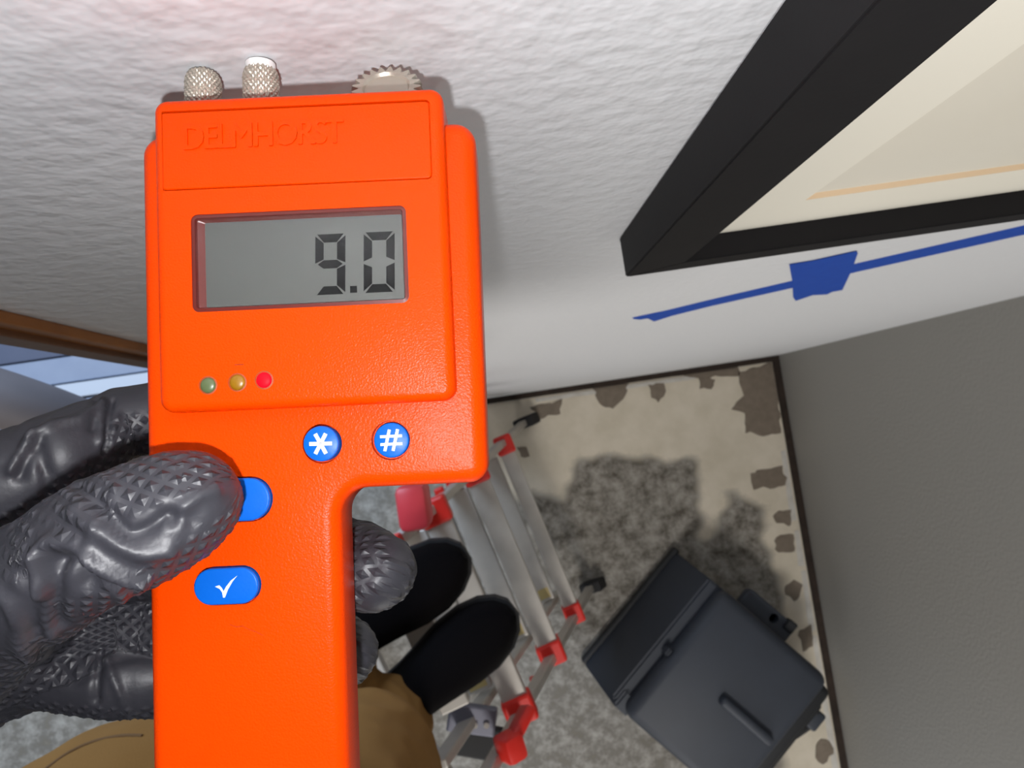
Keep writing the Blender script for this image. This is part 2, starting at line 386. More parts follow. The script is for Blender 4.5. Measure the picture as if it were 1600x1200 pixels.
for z in (.30, .58, .86, 1.08):
    a, b = on(A0, A1, z), on(B0, B1, z); e = (b-a).normalized()
    wd = .040 if z < .5 else .050
    lbar('rung', a+e*.01, (b-e*.01) if z < 1 else lerp(a, b, .70), wd, .028, M_alu)
    for p, s in ((a, 1), (b, -1)):
        if z < 1 or s > 0: lbar('rung_cap', p-e*s*.018, p+e*s*.034, wd+.010, .046, M_red, bev=.006)
    off = Vector((-.058, 0, -.012))
    if z < 1:
        r2 = lbar('inner_rung', a+e*.045+off, b-e*.050+off, .052, .024, M_alu)
        lbar('sticker', b-e*.085+off+Vector((0, 0, .0122)), b-e*.058+off+Vector((0, 0, .0122)), .036, .0012, M_gold, r2, bev=0)
        off2 = Vector((-.112, 0, -.05))
        lbar('tread_back', a+e*.05+off2, b-e*.05+off2, .035, .02, M_alud)
for a, b, s in ((A0, A1, 1), (B0, B1, -1)):     # the inner section's rails
    e = (B0-A0).normalized()*s
    lbar('inner_rail', on(a, b, .16)+e*.036+Vector((-.058, 0, 0)), on(a, b, 1.1)+e*.036+Vector((-.058, 0, 0)), .032, .016, M_alu, up=rail_up)
    for z in (.44, .50, .70, .77):
        lbar('lock_pin', on(a, b, z)-e*.016+Vector((-.014, 0, 0)), on(a, b, z)+e*.004+Vector((-.014, 0, 0)), .02, .022, M_red, bev=.004)
# hinges at the top and the rear legs
AR, BR = A1+Vector((-.42, -.02, -1.14)), B1+Vector((-.40, .0, -1.14))
for t, r in ((A1, AR), (B1, BR)):
    lbar('rear_rail', t+Vector((-.05, 0, -.05)), r+Vector((0, 0, .03)), .05, .024, M_alu, up=rail_up)
    lbar('rubber_foot', r, r+Vector((.012, 0, .05)), .06, .034, M_rub, up=rail_up, bev=.006)
for z in (.3, .58, .86):
    lbar('rear_rung', lerp(AR, A1, z/1.14)+Vector((-.04, -.01, 0)), lerp(BR, B1, z/1.14)+Vector((-.04, .01, 0)), .036, .03, M_alu)
hA = fl(648, 790, 1.05); hB = fl(800, 1140, 1.0)
bmobj('hinge_lock', box_bm(hA, (.05, .075, .10), None, .012), M_pinkred, lad, smooth=40)
bm = bar_bm(fl(826, 1104, 1.0), fl(795, 1165, 1.03), .020, .05, (0, 0, 1), .006); bmobj('hinge_lock', bm, M_red, lad, smooth=40)
bm = bar_bm(fl(812, 1158, 1.03), fl(782, 1176, 1.05), .045, .05, (0, 0, 1), .010); bmobj('lock_knob', bm, M_red, lad, smooth=40)
hp = lbar('hinge_plate', fl(700, 1118, .95), fl(775, 1128, .95), .05, .02, mat('hinge_steel', srgb(112, 112, 124), .45, .3), bev=.004)
for u in (742, 760):
    v, f = tube([fl(u, 1134, .958), fl(u, 1134, .966)], .005, 12); obj('bolt', v, f, M_alu, hp)
lbar('hinge_base', fl(705, 1150, .93), fl(790, 1165, .93), .06, .02, M_rub, bev=.005)

# ------------------------------------------------------------ dark plastic bin lying on the floor
M_bin = mat('dark_bin_plastic', srgb(54, 59, 69), .55, bump=(250, .15, .0008), var=(12, .3, srgb(46, 50, 58)))
M_bind = mat('bin_rim', srgb(34, 35, 38), .6)
pA, pB = fl(915, 1032, .03), fl(1055, 862, .03)
yb = (pB-pA); Wb = yb.length; yb.normalize(); xb = Vector((yb.y, -yb.x, 0)); pM = (pA+pB)/2
sA, sB, pE = fl(992, 1108, .275), fl(1112, 936, .275), fl(1298, 1070, .275)
xs = ((sA+sB)/2-pM).dot(xb); Lb = (pE-pM).dot(xb)
mb = Matrix((xb, yb, Vector((0, 0, 1)))).transposed().to_4x4(); mb.translation = Vector((pM.x, pM.y, 0))
tub = tag(empty('storage_bin', matrix=mb), 'dark grey plastic bin lying on its side on the stained floor', 'bin')
def bbox(name, x0, x1, y0, y1, z0, z1, m, bev, parent=tub):
    return bmobj(name, box_bm(((x0+x1)/2, (y0+y1)/2, (z0+z1)/2), (x1-x0, y1-y0, z1-z0), None, bev, 3), m, parent, local=True, smooth=35)
h = Wb/2
bbox('rim', -.008, .012, -h-.010, h+.010, .0, .032, M_bind, .006)
def slope(name, prof, y0, y1, m, parent=tub, tp=0):
    n = len(prof); V = [(x, y0+tp*z, z) for x, z in prof]+[(x, y1-tp*z, z) for x, z in prof]
    bm = bmesh.new(); q = [bm.verts.new(v) for v in V]
    bm.faces.new(q[:n]); bm.faces.new(q[n:][::-1])
    for k in range(n): bm.faces.new((q[k], q[(k+1) % n], q[n+(k+1) % n], q[n+k]))
    bmesh.ops.recalc_face_normals(bm, faces=bm.faces); bmesh.ops.bevel(bm, geom=list(bm.edges), offset=.006, segments=2, affect='EDGES')
    return bmobj(name, bm, m, parent, local=True, smooth=35)
slope('neck', [(.004, .0), (.004, .03), (xs-.035, .225), (xs+.05, .225), (xs+.05, .0)], -h, h, M_bin)
slope('side_ledge', [(.006, .0), (.006, .04), (xs-.02, .235), (xs+.03, .235), (xs+.03, .0)], -h-.012, -h+.045, M_bin)
bd = bbox('body', xs, Lb, -h-.006, h+.002, .0, .275, M_bin, .030)
bbox('rib', Lb*.56, Lb*.93, -.030, -.002, .26, .30, M_bin, .011, bd)
slope('neck_rib', [(.07, .10), (.07, .13), (xs-.01, .262), (xs, .262), (xs, .1)], -.030, .0, M_bin)
bb = bbox('base', Lb-.03, Lb+.045, -h+.02, h-.02, .012, .235, M_bind, .02)
bbox('base_strip', Lb+.03, Lb+.065, -h-.01, h*.7, .15, .205, M_bind, .012)
# lug with a hole on the side
lx0, lx1 = Lb*.40, Lb*.76
holes = [([((lx0+lx1)/2+.018+.014*math.cos(-2*math.pi*k/16), h+.034+.014*math.sin(-2*math.pi*k/16)) for k in range(16)], .03)]
lug = bmobj('lug', solid_bm(rect(lx0, h-.005, lx1, h+.058, .016), .14, .17, .005, holes), M_bin, tub, local=True, smooth=40)
bbox('lug_clip', lx1-.035, lx1-.006, h+.03, h+.064, .15, .185, M_bind, .006, lug)
pts = smooth_path([(Lb+.03, h*.62, .2), (Lb+.09, h*.5, .17), (Lb+.09, 0, .12), (Lb+.06, -h*.5, .06), (Lb+.05, -h*.9, .02)])
v, f = tube(pts, .008, 10); obj('strap', v, f, M_rub, tub, local=True, smooth=60)
bbox('strap_clip', Lb+.06, Lb+.10, h*.35, h*.62, .15, .19, M_bin, .008)

# ------------------------------------------------------------ grey tube in the doorway
M_tube = mat('grey_tube', srgb(120, 114, 116), .6, var=(20, .4, srgb(100, 94, 94)))
v, f = tube(smooth_path([P(-330, 560, .62), P(-120, 590, .66), P(60, 642, .70), P(180, 690, .76), P(250, 730, .85), P(270, 760, 1.1), P(260, 770, 1.6), P(255, 780, 2.29)]), .027, 20)
tag(obj('hose', v, f, M_tube, smooth=60), 'grey-brown round hose passing in front of the bright doorway behind the glove', 'hose')

# ------------------------------------------------------------ moisture meter
al, pi_ = math.radians(2.6), math.radians(3.4)
u0 = np.array([math.cos(al), -math.sin(al), 0]); v0 = np.array([-math.sin(al), -math.cos(al), 0]); w0 = np.array([0, 0, -1.])
mv = math.cos(pi_)*v0-math.sin(pi_)*w0; mw = math.sin(pi_)*v0+math.cos(pi_)*w0
mo = np.array([(480-800)/F, (450-600)/F, 1])*.1385
mm_ = Matrix((Vector(MC@u0), Vector(MC@mv), Vector(MC@mw))).transposed().to_4x4(); mm_.translation = Vector(CC+MC@mo)
meter = tag(empty('moisture_meter', matrix=mm_), 'orange handheld moisture meter with grey display reading 9.0, pins pressed to the wall', 'meter')
M_or = mat('orange_plastic', srgb(255, 88, 8), .30, bump=(2500, .32, .00028, 2), spec=.11)
M_or.node_tree.nodes['Principled BSDF'].inputs['Base Color'].default_value = (.76, .050, .0, 1)
M_dk = mat('dark_well', srgb(24, 20, 24), .6)
M_blue = mat('blue_button', srgb(10, 104, 216), .38, bump=(1500, .08, .0003), spec=.2)
M_blue.node_tree.nodes['Principled BSDF'].inputs['Base Color'].default_value = (.001, .105, .52, 1)
M_sym = mat('white_symbol', srgb(232, 236, 240), .5)
M_steel = mat('nickel', srgb(196, 188, 174), .36, .6)
mmv = .001
BZ = -.0042                                        # face of the housing under the raised panel
def circ(cx, cy, r, n=40): return [(cx+r*math.cos(2*math.pi*k/n), cy+r*math.sin(2*math.pi*k/n)) for k in range(n)]
def mmr(x0, y0, x1, y1, r): return rect(x0*mmv, y0*mmv, x1*mmv, y1*mmv, r*mmv)
star, hsh = (.85, -29.35), (14.05, -29.3)
up_b, ck_b = (-23.0, -43.3, -9.1, -35.2), (-23.9, -58.7, -11.7, -51.9)
def pill(b, g=0): return mmr(b[0]-g, b[1]-g, b[2]+g, b[3]+g, (b[3]-b[1])/2+g-.05)
holes = [(circ(star[0]*mmv, star[1]*mmv, .0038), .002), (circ(hsh[0]*mmv, hsh[1]*mmv, .0038), .002), (rpoly(pill(up_b, .25)), .002), (rpoly(pill(ck_b, .25)), .002)]
outer = [(c[0]*mmv, c[1]*mmv, c[2]*mmv) for c in [(-33.4, -112, 5), (3.6, -112, 5), (3.6, -38.2, 5.2), (32.3, -38.2, 3.6), (32.7, 33, 4.2), (-33.6, 33, 4.2)]]
hs = bmobj('housing', solid_bm(outer, -.034, BZ, .0030, holes, draft=.0085), M_or, meter, local=True, smooth=30)
# raised front panel with the window cut into it and the name field sunk into it
lcd = mmr(-21.7, -3.65, 19.1, 15.0, 1.3)
pc = [(c[0]*mmv, c[1]*mmv, c[2]*mmv) for c in [(-28.6, -22.3, 2.6), (27.1, -22.3, 2.6), (26.9, 37.9, 2.6), (-28.8, 37.9, 2.6)]]
fp = bmobj('front_panel', solid_bm(pc, -.030, 0, .0019, [(rpoly(lcd), .0022), (rpoly(mmr(-27.4, 19.8, 24.5, 35.3, 1.1)), .0009)], draft=.004), M_or, meter, local=True, smooth=30)
np_ = bmobj('name_plate', solid_bm(mmr(-27.12, 20.08, 24.22, 35.02, .85), -.0009, -.00005, .00025), M_or, fp, local=True, smooth=30)
def text_mesh(s, font_size, extr):
    c = bpy.data.curves.new('t', 'FONT'); c.body = s; c.size = font_size; c.extrude = extr; c.offset = .0; c.resolution_u = 3; c.space_character = .88
    o = bpy.data.objects.new('t', c); COL.objects.link(o)
    me = bpy.data.meshes.new_from_object(o.evaluated_get(bpy.context.evaluated_depsgraph_get())); bpy.data.objects.remove(o)
    return me
tm = text_mesh('DELMHORST', 1, .5)
tv, _ = mesh_arrays(tm); lo, hi = tv.min(0), tv.max(0)
tv = (tv-lo)/(hi-lo)*np.array([.0304, .0047, .00065])+np.array([-.0226, .0276, -.0003])
tf = [list(p.vertices) for p in tm.polygons]; LV = []; LF = []
for dx, dy in ((0, 0), (.00013, 0), (-.00013, 0), (0, .00008), (0, -.00008)):
    k = len(LV); LV += [(a+dx, b+dy, c+(1e-6)*len(LF)/2000) for a, b, c in tv]; LF += [[i+k for i in f] for f in tf]
obj('embossed_lettering', LV, LF, M_or, fp, local=True, label='raised lettering reading DELMHORST moulded in the orange plastic')
# display
M_bez = mat('display_frame', srgb(96, 34, 28), .3)
M_lcd = mat('display_grey', srgb(76, 78, 74), .5, var=(900, .12, srgb(71, 73, 70)))
M_seg = mat('display_segment', srgb(3, 3, 4), .8, spec=.05)
def frame_bm(o_c, i_c, zo, zi, zm):
    bm = bmesh.new(); L = []
    for c, z, off in ((o_c, zo, 0), (o_c, zo+.0001, .0007), (o_c, zm, .0009), (i_c, zi, 0)): L.append([bm.verts.new((x, y, z)) for x, y in rpoly(c, off)])
    n = len(L[0])
    for a, b in zip(L, L[1:]):
        for k in range(n): bm.faces.new((a[k], a[(k+1) % n], b[(k+1) % n], b[k]))
    return bm
scr = mmr(-19.65, -2.55, 18.0, 13.75, .35)
dsp = bmobj('display_frame', frame_bm(lcd, scr, -.0002, -.0015, -.0009), M_bez, meter, local=True, smooth=30, label='dark red recessed display frame')
sc = bmobj('display_screen', solid_bm(scr, -.0021, -.0015, .00005), M_lcd, meter, local=True)
def flat(name, pts, z0, z1, m, parent):
    n = len(pts); V = [(x*mmv, y*mmv, z0) for x, y in pts]+[(x*mmv, y*mmv, z1) for x, y in pts]
    return obj(name, V, [list(range(n))[::-1], list(range(n, 2*n))]+[[i, (i+1) % n, n+(i+1) % n, n+i] for i in range(n)], m, parent, local=True)
def digit(x0, x1, y0, y1, segs):
    t = 1.6; g = .15; ym = (y0+y1)/2
    S = {'a': [(x0+g+.2, y1), (x1-g-.2, y1), (x1-t-g*.3, y1-t), (x0+t+g*.3, y1-t)], 'd': [(x0+g+.2, y0), (x0+t+g*.3, y0+t), (x1-t-g*.3, y0+t), (x1-g-.2, y0)],
         'f': [(x0, y1-g-.2), (x0+t, y1-t-g), (x0+t, ym+t*.5+g), (x0, ym+g*1.6)], 'b': [(x1, y1-g-.2), (x1, ym+g*1.6), (x1-t, ym+t*.5+g), (x1-t, y1-t-g)],
         'e': [(x0, y0+g+.2), (x0, ym-g*1.6), (x0+t, ym-t*.5-g), (x0+t, y0+t+g)], 'c': [(x1, y0+g+.2), (x1-t, y0+t+g), (x1-t, ym-t*.5-g), (x1, ym-g*1.6)],
         'g': [(x0+.5, ym), (x0+t, ym+t*.5), (x1-t, ym+t*.5), (x1-.5, ym), (x1-t, ym-t*.5), (x0+t, ym-t*.5)]}
    for s in segs: flat('digit_segment', [(x+.035*(y-ym), y) for x, y in S[s]], -.0015, -.00145, M_seg, sc)
digit(1.25, 7.0, -1.15, 10.5, 'abcdfg'); digit(10.5, 16.4, -1.15, 10.5, 'abcdef')
flat('decimal_point', [(7.75, -1.0), (9.05, -1.0), (9.05, .3), (7.75, .3)], -.0015, -.00145, M_seg, sc)
mg = bpy.data.materials.new('clear_window'); mg.use_nodes = True; nt = mg.node_tree; nt.nodes.remove(nt.nodes['Principled BSDF'])
tr = nt.nodes.new('ShaderNodeBsdfTransparent'); gl = nt.nodes.new('ShaderNodeBsdfGlossy'); gl.inputs['Roughness'].default_value = .08; mxs = nt.nodes.new('ShaderNodeMixShader'); mxs.inputs[0].default_value = .02
nt.links.new(tr.outputs[0], mxs.inputs[1]); nt.links.new(gl.outputs[0], mxs.inputs[2]); nt.links.new(mxs.outputs[0], nt.nodes['Material Output'].inputs['Surface'])
bmobj('display_window', solid_bm(mmr(-21.0, -3.0, 18.4, 14.3, 1.0), -.0006, -.0003, .0001), mg, meter, local=True)
# lamps
def dome(name, cx, cy, r, z, hgt, m, parent, **k):
    V = []; Fc = []; n = 24; R_ = 5
    for j in range(R_+1):
        q = math.pi/2*j/R_
        for i in range(n): V.append((cx+max(r*math.cos(q), 1e-5)*math.cos(2*math.pi*i/n), cy+max(r*math.cos(q), 1e-5)*math.sin(2*math.pi*i/n), z+hgt*math.sin(q)))
    for j in range(R_):
        for i in range(n): Fc.append([j*n+i, j*n+(i+1) % n, (j+1)*n+(i+1) % n, (j+1)*n+i])
    Fc.append([R_*n+i for i in range(n)])
    return obj(name, V, Fc, m, parent, local=True, smooth=60, **k)
def disc_ring(name, cx, cy, r0, r1, z, m, parent):
    n = 28; V = [(cx+r*math.cos(2*math.pi*i/n), cy+r*math.sin(2*math.pi*i/n), z+dz) for r, dz in ((r0, .00002), (r1, .00008)) for i in range(n)]
    return obj(name, V, [[i, (i+1) % n, n+(i+1) % n, n+i] for i in range(n)], m, parent, local=True, smooth=60)
M_lring = mat('lamp_socket', srgb(150, 60, 10), .6)
for (x, y), nm, m in zip([(-19.05, -17.5), (-13.55, -17.2), (-8.55, -17.0)], ['unlit green lamp', 'unlit amber lamp', 'glowing red lamp'],
        [mat('green_lamp', srgb(84, 96, 62), .35), mat('amber_lamp', srgb(140, 98, 8), .35), mat('red_lamp', srgb(190, 4, 12), .5, spec=.1, emit=((1, .004, .02, 1), 1.0))]):
    l = dome('indicator_lamp', x*mmv, y*mmv, .00148, 0, .00055, m, meter, label=nm)
    disc_ring('lamp_socket', x*mmv, y*mmv, .00175, .00148, 0, M_lring, l)
# buttons and the signs on them
def button(corners, top, lab):
    return bmobj('button', solid_bm(corners, BZ-.0018, BZ+top, .0004), M_blue, meter, local=True, smooth=40, label=lab)
def cbtn(c, r, top, lab): return button([(c[0]*mmv+r*math.cos(q), c[1]*mmv+r*math.sin(q), .00001) for q in [2*math.pi*k/40 for k in range(40)]], top, lab)
def bar2(name, c, a, L, wd, z, parent, sk=0):
    ca, sa = math.cos(a), math.sin(a); pts = []
    for s, t in ((-1, -1), (1, -1), (1, 1), (-1, 1)):
        x, y = s*L/2, t*wd/2; pts.append((c[0]+x*ca-y*sa, c[1]+x*sa+y*ca))
    return flat(name, pts, z, z+.00012, M_sym, parent)
def cbtn2(c, r, top, lab):
    bm = bmesh.new(); n = 48; L = []
    for rr, z in ((r, BZ-.0018), (r, BZ+top-.0004), (r-.00012, BZ+top-.00012), (r-.0004, BZ+top)):
        L.append([bm.verts.new((c[0]*mmv+rr*math.cos(2*math.pi*k/n), c[1]*mmv+rr*math.sin(2*math.pi*k/n), z)) for k in range(n)])
    for a, b in zip(L, L[1:]):
        for k in range(n): bm.faces.new((a[k], a[(k+1) % n], b[(k+1) % n], b[k]))
    bm.faces.new(L[-1])
    return bmobj('button', bm, M_blue, meter, local=True, smooth=40, label=lab)
b1 = cbtn2(star, .0034, .0011, 'round blue button with a white star sign'); z1 = BZ+.0011
for a in (0, 62, -62): bar2('star_sign', star, math.radians(a-1), 4.3, .72, z1, b1)
b2 = cbtn2(hsh, .0034, -.0003, 'round blue button with a white hash sign'); z2 = BZ-.0003
for d in (-.75, .75):
    bar2('hash_sign', (hsh[0], hsh[1]+d), 0, 4.2, .52, z2, b2); bar2('hash_sign', (hsh[0]+d*1.05, hsh[1]), math.radians(76), 4.2, .58, z2+.00003, b2)
b3 = button(pill(up_b), .0012, 'long blue button half covered by the thumb')
flat('arrow_sign', [(-17.6, -40.9), (-14.5, -40.9), (-16.05, -37.6)], BZ+.0012, BZ+.00132, M_sym, b3)
b4 = button(pill(ck_b), .0011, 'long blue button with a white tick'); cx_, cy_ = -17.8, -55.3
flat('tick_sign', [(cx_-1.95, cy_+.1), (cx_-1.1, cy_-.35), (cx_-.62, cy_-1.1), (cx_-.5, cy_-2.0), (cx_-.15, cy_-2.0), (cx_+.45, cy_-.55), (cx_+1.3, cy_+.85), (cx_+2.25, cy_+1.95), (cx_+1.05, cy_+1.1), (cx_+.15, cy_+.05), (cx_-.38, cy_-.85), (cx_-.75, cy_-.15), (cx_-1.2, cy_+.3)], BZ+.0011, BZ+.00122, M_sym, b4)
# knurled pin nuts, pins, and the toothed wheel
def knurl(name, cx, cz, y0, y1, r, m, parent):
    n, k = 120, 44; V = []; Fc = []
    for j in range(k+1):
        t = j/k; y = y0+(y1-y0)*t; dome_ = 1-.22*max(0, (t-.84)/.16)**2
        for i in range(n):
            a = 2*math.pi*i/n; p = abs(math.sin(10*a+t*(y1-y0)*2500))*abs(math.sin(10*a-t*(y1-y0)*2500))
            rr = (r-.00036+.00048*p)*dome_; V.append((cx+rr*math.cos(a), y, cz+rr*math.sin(a)))
    for j in range(k):
        for i in range(n): Fc.append([j*n+i, j*n+(i+1) % n, (j+1)*n+(i+1) % n, (j+1)*n+i])
    Fc.append([k*n+i for i in range(n)])
    return obj(name, V, Fc, m, parent, local=True, smooth=35)
M_tip = mat('white_pin_collar', srgb(240, 240, 238), .5)
for x, y1 in ((-24.1, 49.0), (-12.0, 49.7)):
    k_ = knurl('pin_nut', x*mmv, -.013, .034, y1*mmv, .0037, M_steel, meter)
    v, f = tube([(x*mmv, .046, -.013), (x*mmv, (.0492 if x < -20 else .0505), -.013)], .0020 if x < -20 else .0031, 20); obj('pin_collar', v, f, M_tip, k_, local=True, smooth=40)
    v, f = tube([(x*mmv, .048, -.013), (x*mmv, (.0505 if x < -20 else .0518), -.013)], .0006, 10); obj('pin', v, f, M_steel, k_, local=True)
bm = bmesh.new(); n = 21*8; cw = Vector((.0140, .0442, -.0150)); tilt = Matrix.Rotation(math.radians(-30), 3, 'X'); L = []
for rr, z in ((.0030, -.0012), (.0066, -.0012), (.0070, 0), (.0066, .0012), (.0050, .0014), (.0046, .0008), (.0022, .0010)):
    lp = []
    for i in range(n):
        a = 2*math.pi*i/n; r_ = rr+(.00075*math.cos(21*a) if rr > .006 else 0)
        lp.append(bm.verts.new(cw+tilt@Vector((r_*math.cos(a), r_*math.sin(a), z))))
    L.append(lp)
for a, b in zip(L, L[1:]):
    for i in range(n): bm.faces.new((a[i], a[(i+1) % n], b[(i+1) % n], b[i]))
bm.faces.new(L[0][::-1]); bm.faces.new(L[-1])
wh = bmobj('toothed_wheel', bm, M_steel, meter, local=True, smooth=40)
v, f = tube([(.014, .030, -.019), (.014, .0415, -.016)], .003, 16); obj('wheel_stem', v, f, M_steel, wh, local=True, smooth=40)
# scuffs on the plastic
M_scf = mat('dark_scuff', srgb(96, 30, 8), .8)
def scuff(pts, wd, z):
    a = [(x, y) for x, y in pts]; V = []
    for x, y in a: V += [(x*mmv, (y-wd)*mmv, z), (x*mmv, (y+wd)*mmv, z)]
    return obj('scuff', V, [[2*i, 2*i+1, 2*i+3, 2*i+2] for i in range(len(a)-1)], M_scf, meter, local=True)
scuff([(-17.6, -62.6), (-16.4, -63.1), (-15.2, -63.0), (-14.0, -63.7), (-12.6, -64.2), (-11.4, -64.9)], .035, BZ+.00003)
scuff([(-14.0, -13.9), (-13.2, -13.85), (-12.3, -13.9)], .06, .00003)

# ------------------------------------------------------------ the person: shoes, trousers, shirt, glove
zS = 1.105
base_c = Vector((-.17, -.40, zS))
person = tag(empty('person', base_c), 'person in khaki trousers, black shoes and dark grey glove standing on the ladder', 'person')
M_shoe = mat('black_shoe', srgb(7, 5, 6), .95, spec=.1, bump=(300, .25, .001))
M_sole = mat('shoe_sole', srgb(22, 20, 20), .8)
M_khaki = mat('khaki_cloth', srgb(130, 95, 53), .95, spec=.1, bump=(700, .3, .0008), var=(9, .4, srgb(110, 79, 43)))
M_shirt = mat('grey_cloth', srgb(82, 84, 90), .9, bump=(700, .3, .0008), sheen=.2)
M_glove = mat('grey_nitrile', srgb(52, 52, 58), .46, bump=(900, .10, .0006), var=(60, .3, srgb(46, 46, 52)), spec=.5)
def shoe(toe, dirv, parent):
    x = Vector(dirv).normalized(); y = Vector((-x.y, x.x, 0)); L = .30; n = 28; secs = []
    prof = [(0, .012, .03), (.012, .030, .040), (.035, .045, .052), (.07, .054, .062), (.11, .054, .074), (.15, .047, .092), (.19, .041, .108), (.23, .038, .112), (.27, .037, .110), (.29, .030, .104), (.30, .014, .09)]
    V = []; Fc = []
    for d, hw, hh in prof:
        c = Vector(toe)-x*d
        for k in range(n):
            a = 2*math.pi*k/n; ca, sa = math.cos(a), math.sin(a)
            px = math.copysign(abs(ca)**.75, ca)*hw; pz = (max(sa, 0)**.9*hh*.82+.018) if sa > 0 else .018+sa*.018
            V.append((c.x+y.x*px, c.y+y.y*px, zS+pz))
    m = len(prof)
    for i in range(m-1):
        for k in range(n): Fc.append([i*n+k, i*n+(k+1) % n, (i+1)*n+(k+1) % n, (i+1)*n+k])
    Fc += [list(range(n)), [(m-1)*n+k for k in range(n)]]
    s = obj('shoe', V, Fc, M_shoe, parent, smooth=50)
    V = []; Fc = []
    for z in (zS, zS+.022):
        for d, hw, hh in prof:
            c = Vector(toe)+x*.004-x*d*1.02; V.append((c.x+y.x*(hw+.003), c.y+y.y*(hw+.003), z))
        for d, hw, hh in prof[::-1]:
            c = Vector(toe)+x*.004-x*d*1.02; V.append((c.x-y.x*(hw+.003), c.y-y.y*(hw+.003), z))
    q = 2*m
    obj('sole', V, [list(range(q)), list(range(q, 2*q))]+[[i, (i+1) % q, q+(i+1) % q, q+i] for i in range(q)], M_sole, s)
    return s
t1, t2 = fl(800, 958, zS+.04), fl(724, 868, zS+.04)
d1 = fl(800, 958, zS)-fl(655, 1075, zS); d2 = fl(724, 868, zS)-fl(560, 985, zS)
shoe((t1.x, t1.y, 0), (d1.x, d1.y, 0), person); shoe((t2.x, t2.y, 0), (d2.x, d2.y, 0), person)
def ground(v): return v
an1 = fl(648, 1085, zS+.10); an2 = fl(560, 985, zS+.10)
an1 = Vector((t1.x, t1.y, zS+.10))-d1.normalized()*.245; an2 = Vector((t2.x, t2.y, zS+.10))-d2.normalized()*.245
kn1 = P(560, 1215, .74); kn2 = P(400, 1130, .76); hp1 = P(440, 1560, .44); hp2 = P(240, 1440, .44)
wst = (hp1+hp2)/2+Vector((0, 0, .12))
tr_caps = [(an1+Vector((0, 0, -.03)), .076, an1+Vector((0, 0, .1)), .074), (an1+Vector((0, 0, .1)), .074, kn1, .082), (kn1, .084, hp1, .105),
           (an2+Vector((0, 0, -.03)), .076, an2+Vector((0, 0, .1)), .074), (an2+Vector((0, 0, .1)), .074, kn2, .082), (kn2, .084, hp2, .105),
           (hp1, .12, hp2, .12), (hp1, .11, lerp(wst, hp1, .45), .11), (hp2, .11, lerp(wst, hp2, .45), .11), (lerp(wst, hp1, .45), .115, lerp(wst, hp2, .45), .115)]
tm_ = blob(tr_caps, .006, 8)
v_, n_ = mesh_arrays(tm_)
dsp_ = np.array([noise.noise((p[0]*9, p[1]*9, p[2]*9))*.008+abs(noise.noise((p[0]*20+5, p[1]*20, p[2]*14)))*-.006 for p in v_])
set_world(tm_, v_+n_*dsp_[:, None], person)
link('trousers', tm_, M_khaki, person)
bvT = BVHTree.FromPolygons([Vector(a) for a in v_+n_*dsp_[:, None]], [list(p.vertices) for p in tm_.polygons])
def hit(bv, u, v):
    loc, nn, i, d = bv.ray_cast(Vector(CC), Vector(ray(u, v)).normalized()); return loc, nn
def seam(pix, r, m, parent, bv, name, off=0.0):
    pts = [hit(bv, *p) for p in pix]; pts = [a+b*off for a, b in pts if a is not None]
    if len(pts) > 1:
        v, f = tube(smooth_path(pts, 4), r, 8); return obj(name, v, f, m, parent, smooth=60)
M_seam = mat('khaki_seam', srgb(98, 70, 38), .9)
seam([(70, 1203), (110, 1175), (150, 1158), (190, 1150), (222, 1150)], .0012, M_seam, person, bvT, 'pocket_seam')
# shirt and sleeve (out of the picture behind the camera's lower edge)
sh = (hp1+hp2)/2; chest = sh+Vector((.0, -.03, .50)); side = (hp2-hp1); side.z = 0; side.normalize()
elb = P(-560, 1500, .30); wrist = P(-230, 1120, .205); shl = chest+side*.185+Vector((0, 0, .05))
sm = blob([(lerp(wst, hp1, .2), .128, chest-side*.08, .130), (lerp(wst, hp2, .2), .128, chest+side*.08, .130), (chest-side*.15+Vector((0, 0, .03)), .085, chest+side*.15+Vector((0, 0, .03)), .085),
           (chest, .12, chest+Vector((0, 0, .10)), .075), (shl, .070, elb, .052), (elb, .052, lerp(elb, wrist, .8), .040), (chest-side*.185+Vector((0, 0, .05)), .070, chest-side*.24+Vector((0, -.02, -.22)), .055)], .008, 8)
v_, n_ = mesh_arrays(sm); set_world(sm, v_, person); link('shirt', sm, M_shirt, person)
fw_ = Vector((side.y, -side.x, 0)); fw_ = fw_ if fw_.y > 0 else -fw_
hd = chest+Vector((0, 0, .27))+fw_*.06
M_skin = mat('skin', srgb(190, 150, 126), .55, bump=(300, .1, .0006)); M_hair = mat('dark_hair', srgb(44, 34, 28), .7, bump=(200, .6, .003))
hm = blob([(chest+Vector((0, 0, .06)), .062, hd-Vector((0, 0, .06)), .056), (hd+Vector((0, 0, .03))-fw_*.02, .088, hd+fw_*.01, .082), (hd+fw_*.03, .07, hd+fw_*.055-Vector((0, 0, .075)), .046),
           (hd+fw_*.085+Vector((0, 0, .01)), .010, hd+fw_*.105-Vector((0, 0, .02)), .014), (hd+side*.085, .014, hd+side*.088-Vector((0, 0, .03)), .012), (hd-side*.085, .014, hd-side*.088-Vector((0, 0, .03)), .012)], .005, 6)
v_, n_ = mesh_arrays(hm); set_world(hm, v_, person); link('head', hm, M_skin, person)
hr = blob([(hd+Vector((0, 0, .045))-fw_*.025, .092, hd+Vector((0, 0, .02))-fw_*.03, .090)], .006, 4)
v_, n_ = mesh_arrays(hr); v_ = v_+n_*np.array([noise.noise((p[0]*60, p[1]*60, p[2]*60))*.003 for p in v_])[:, None]; set_world(hr, v_, person); link('hair', hr, M_hair, person)

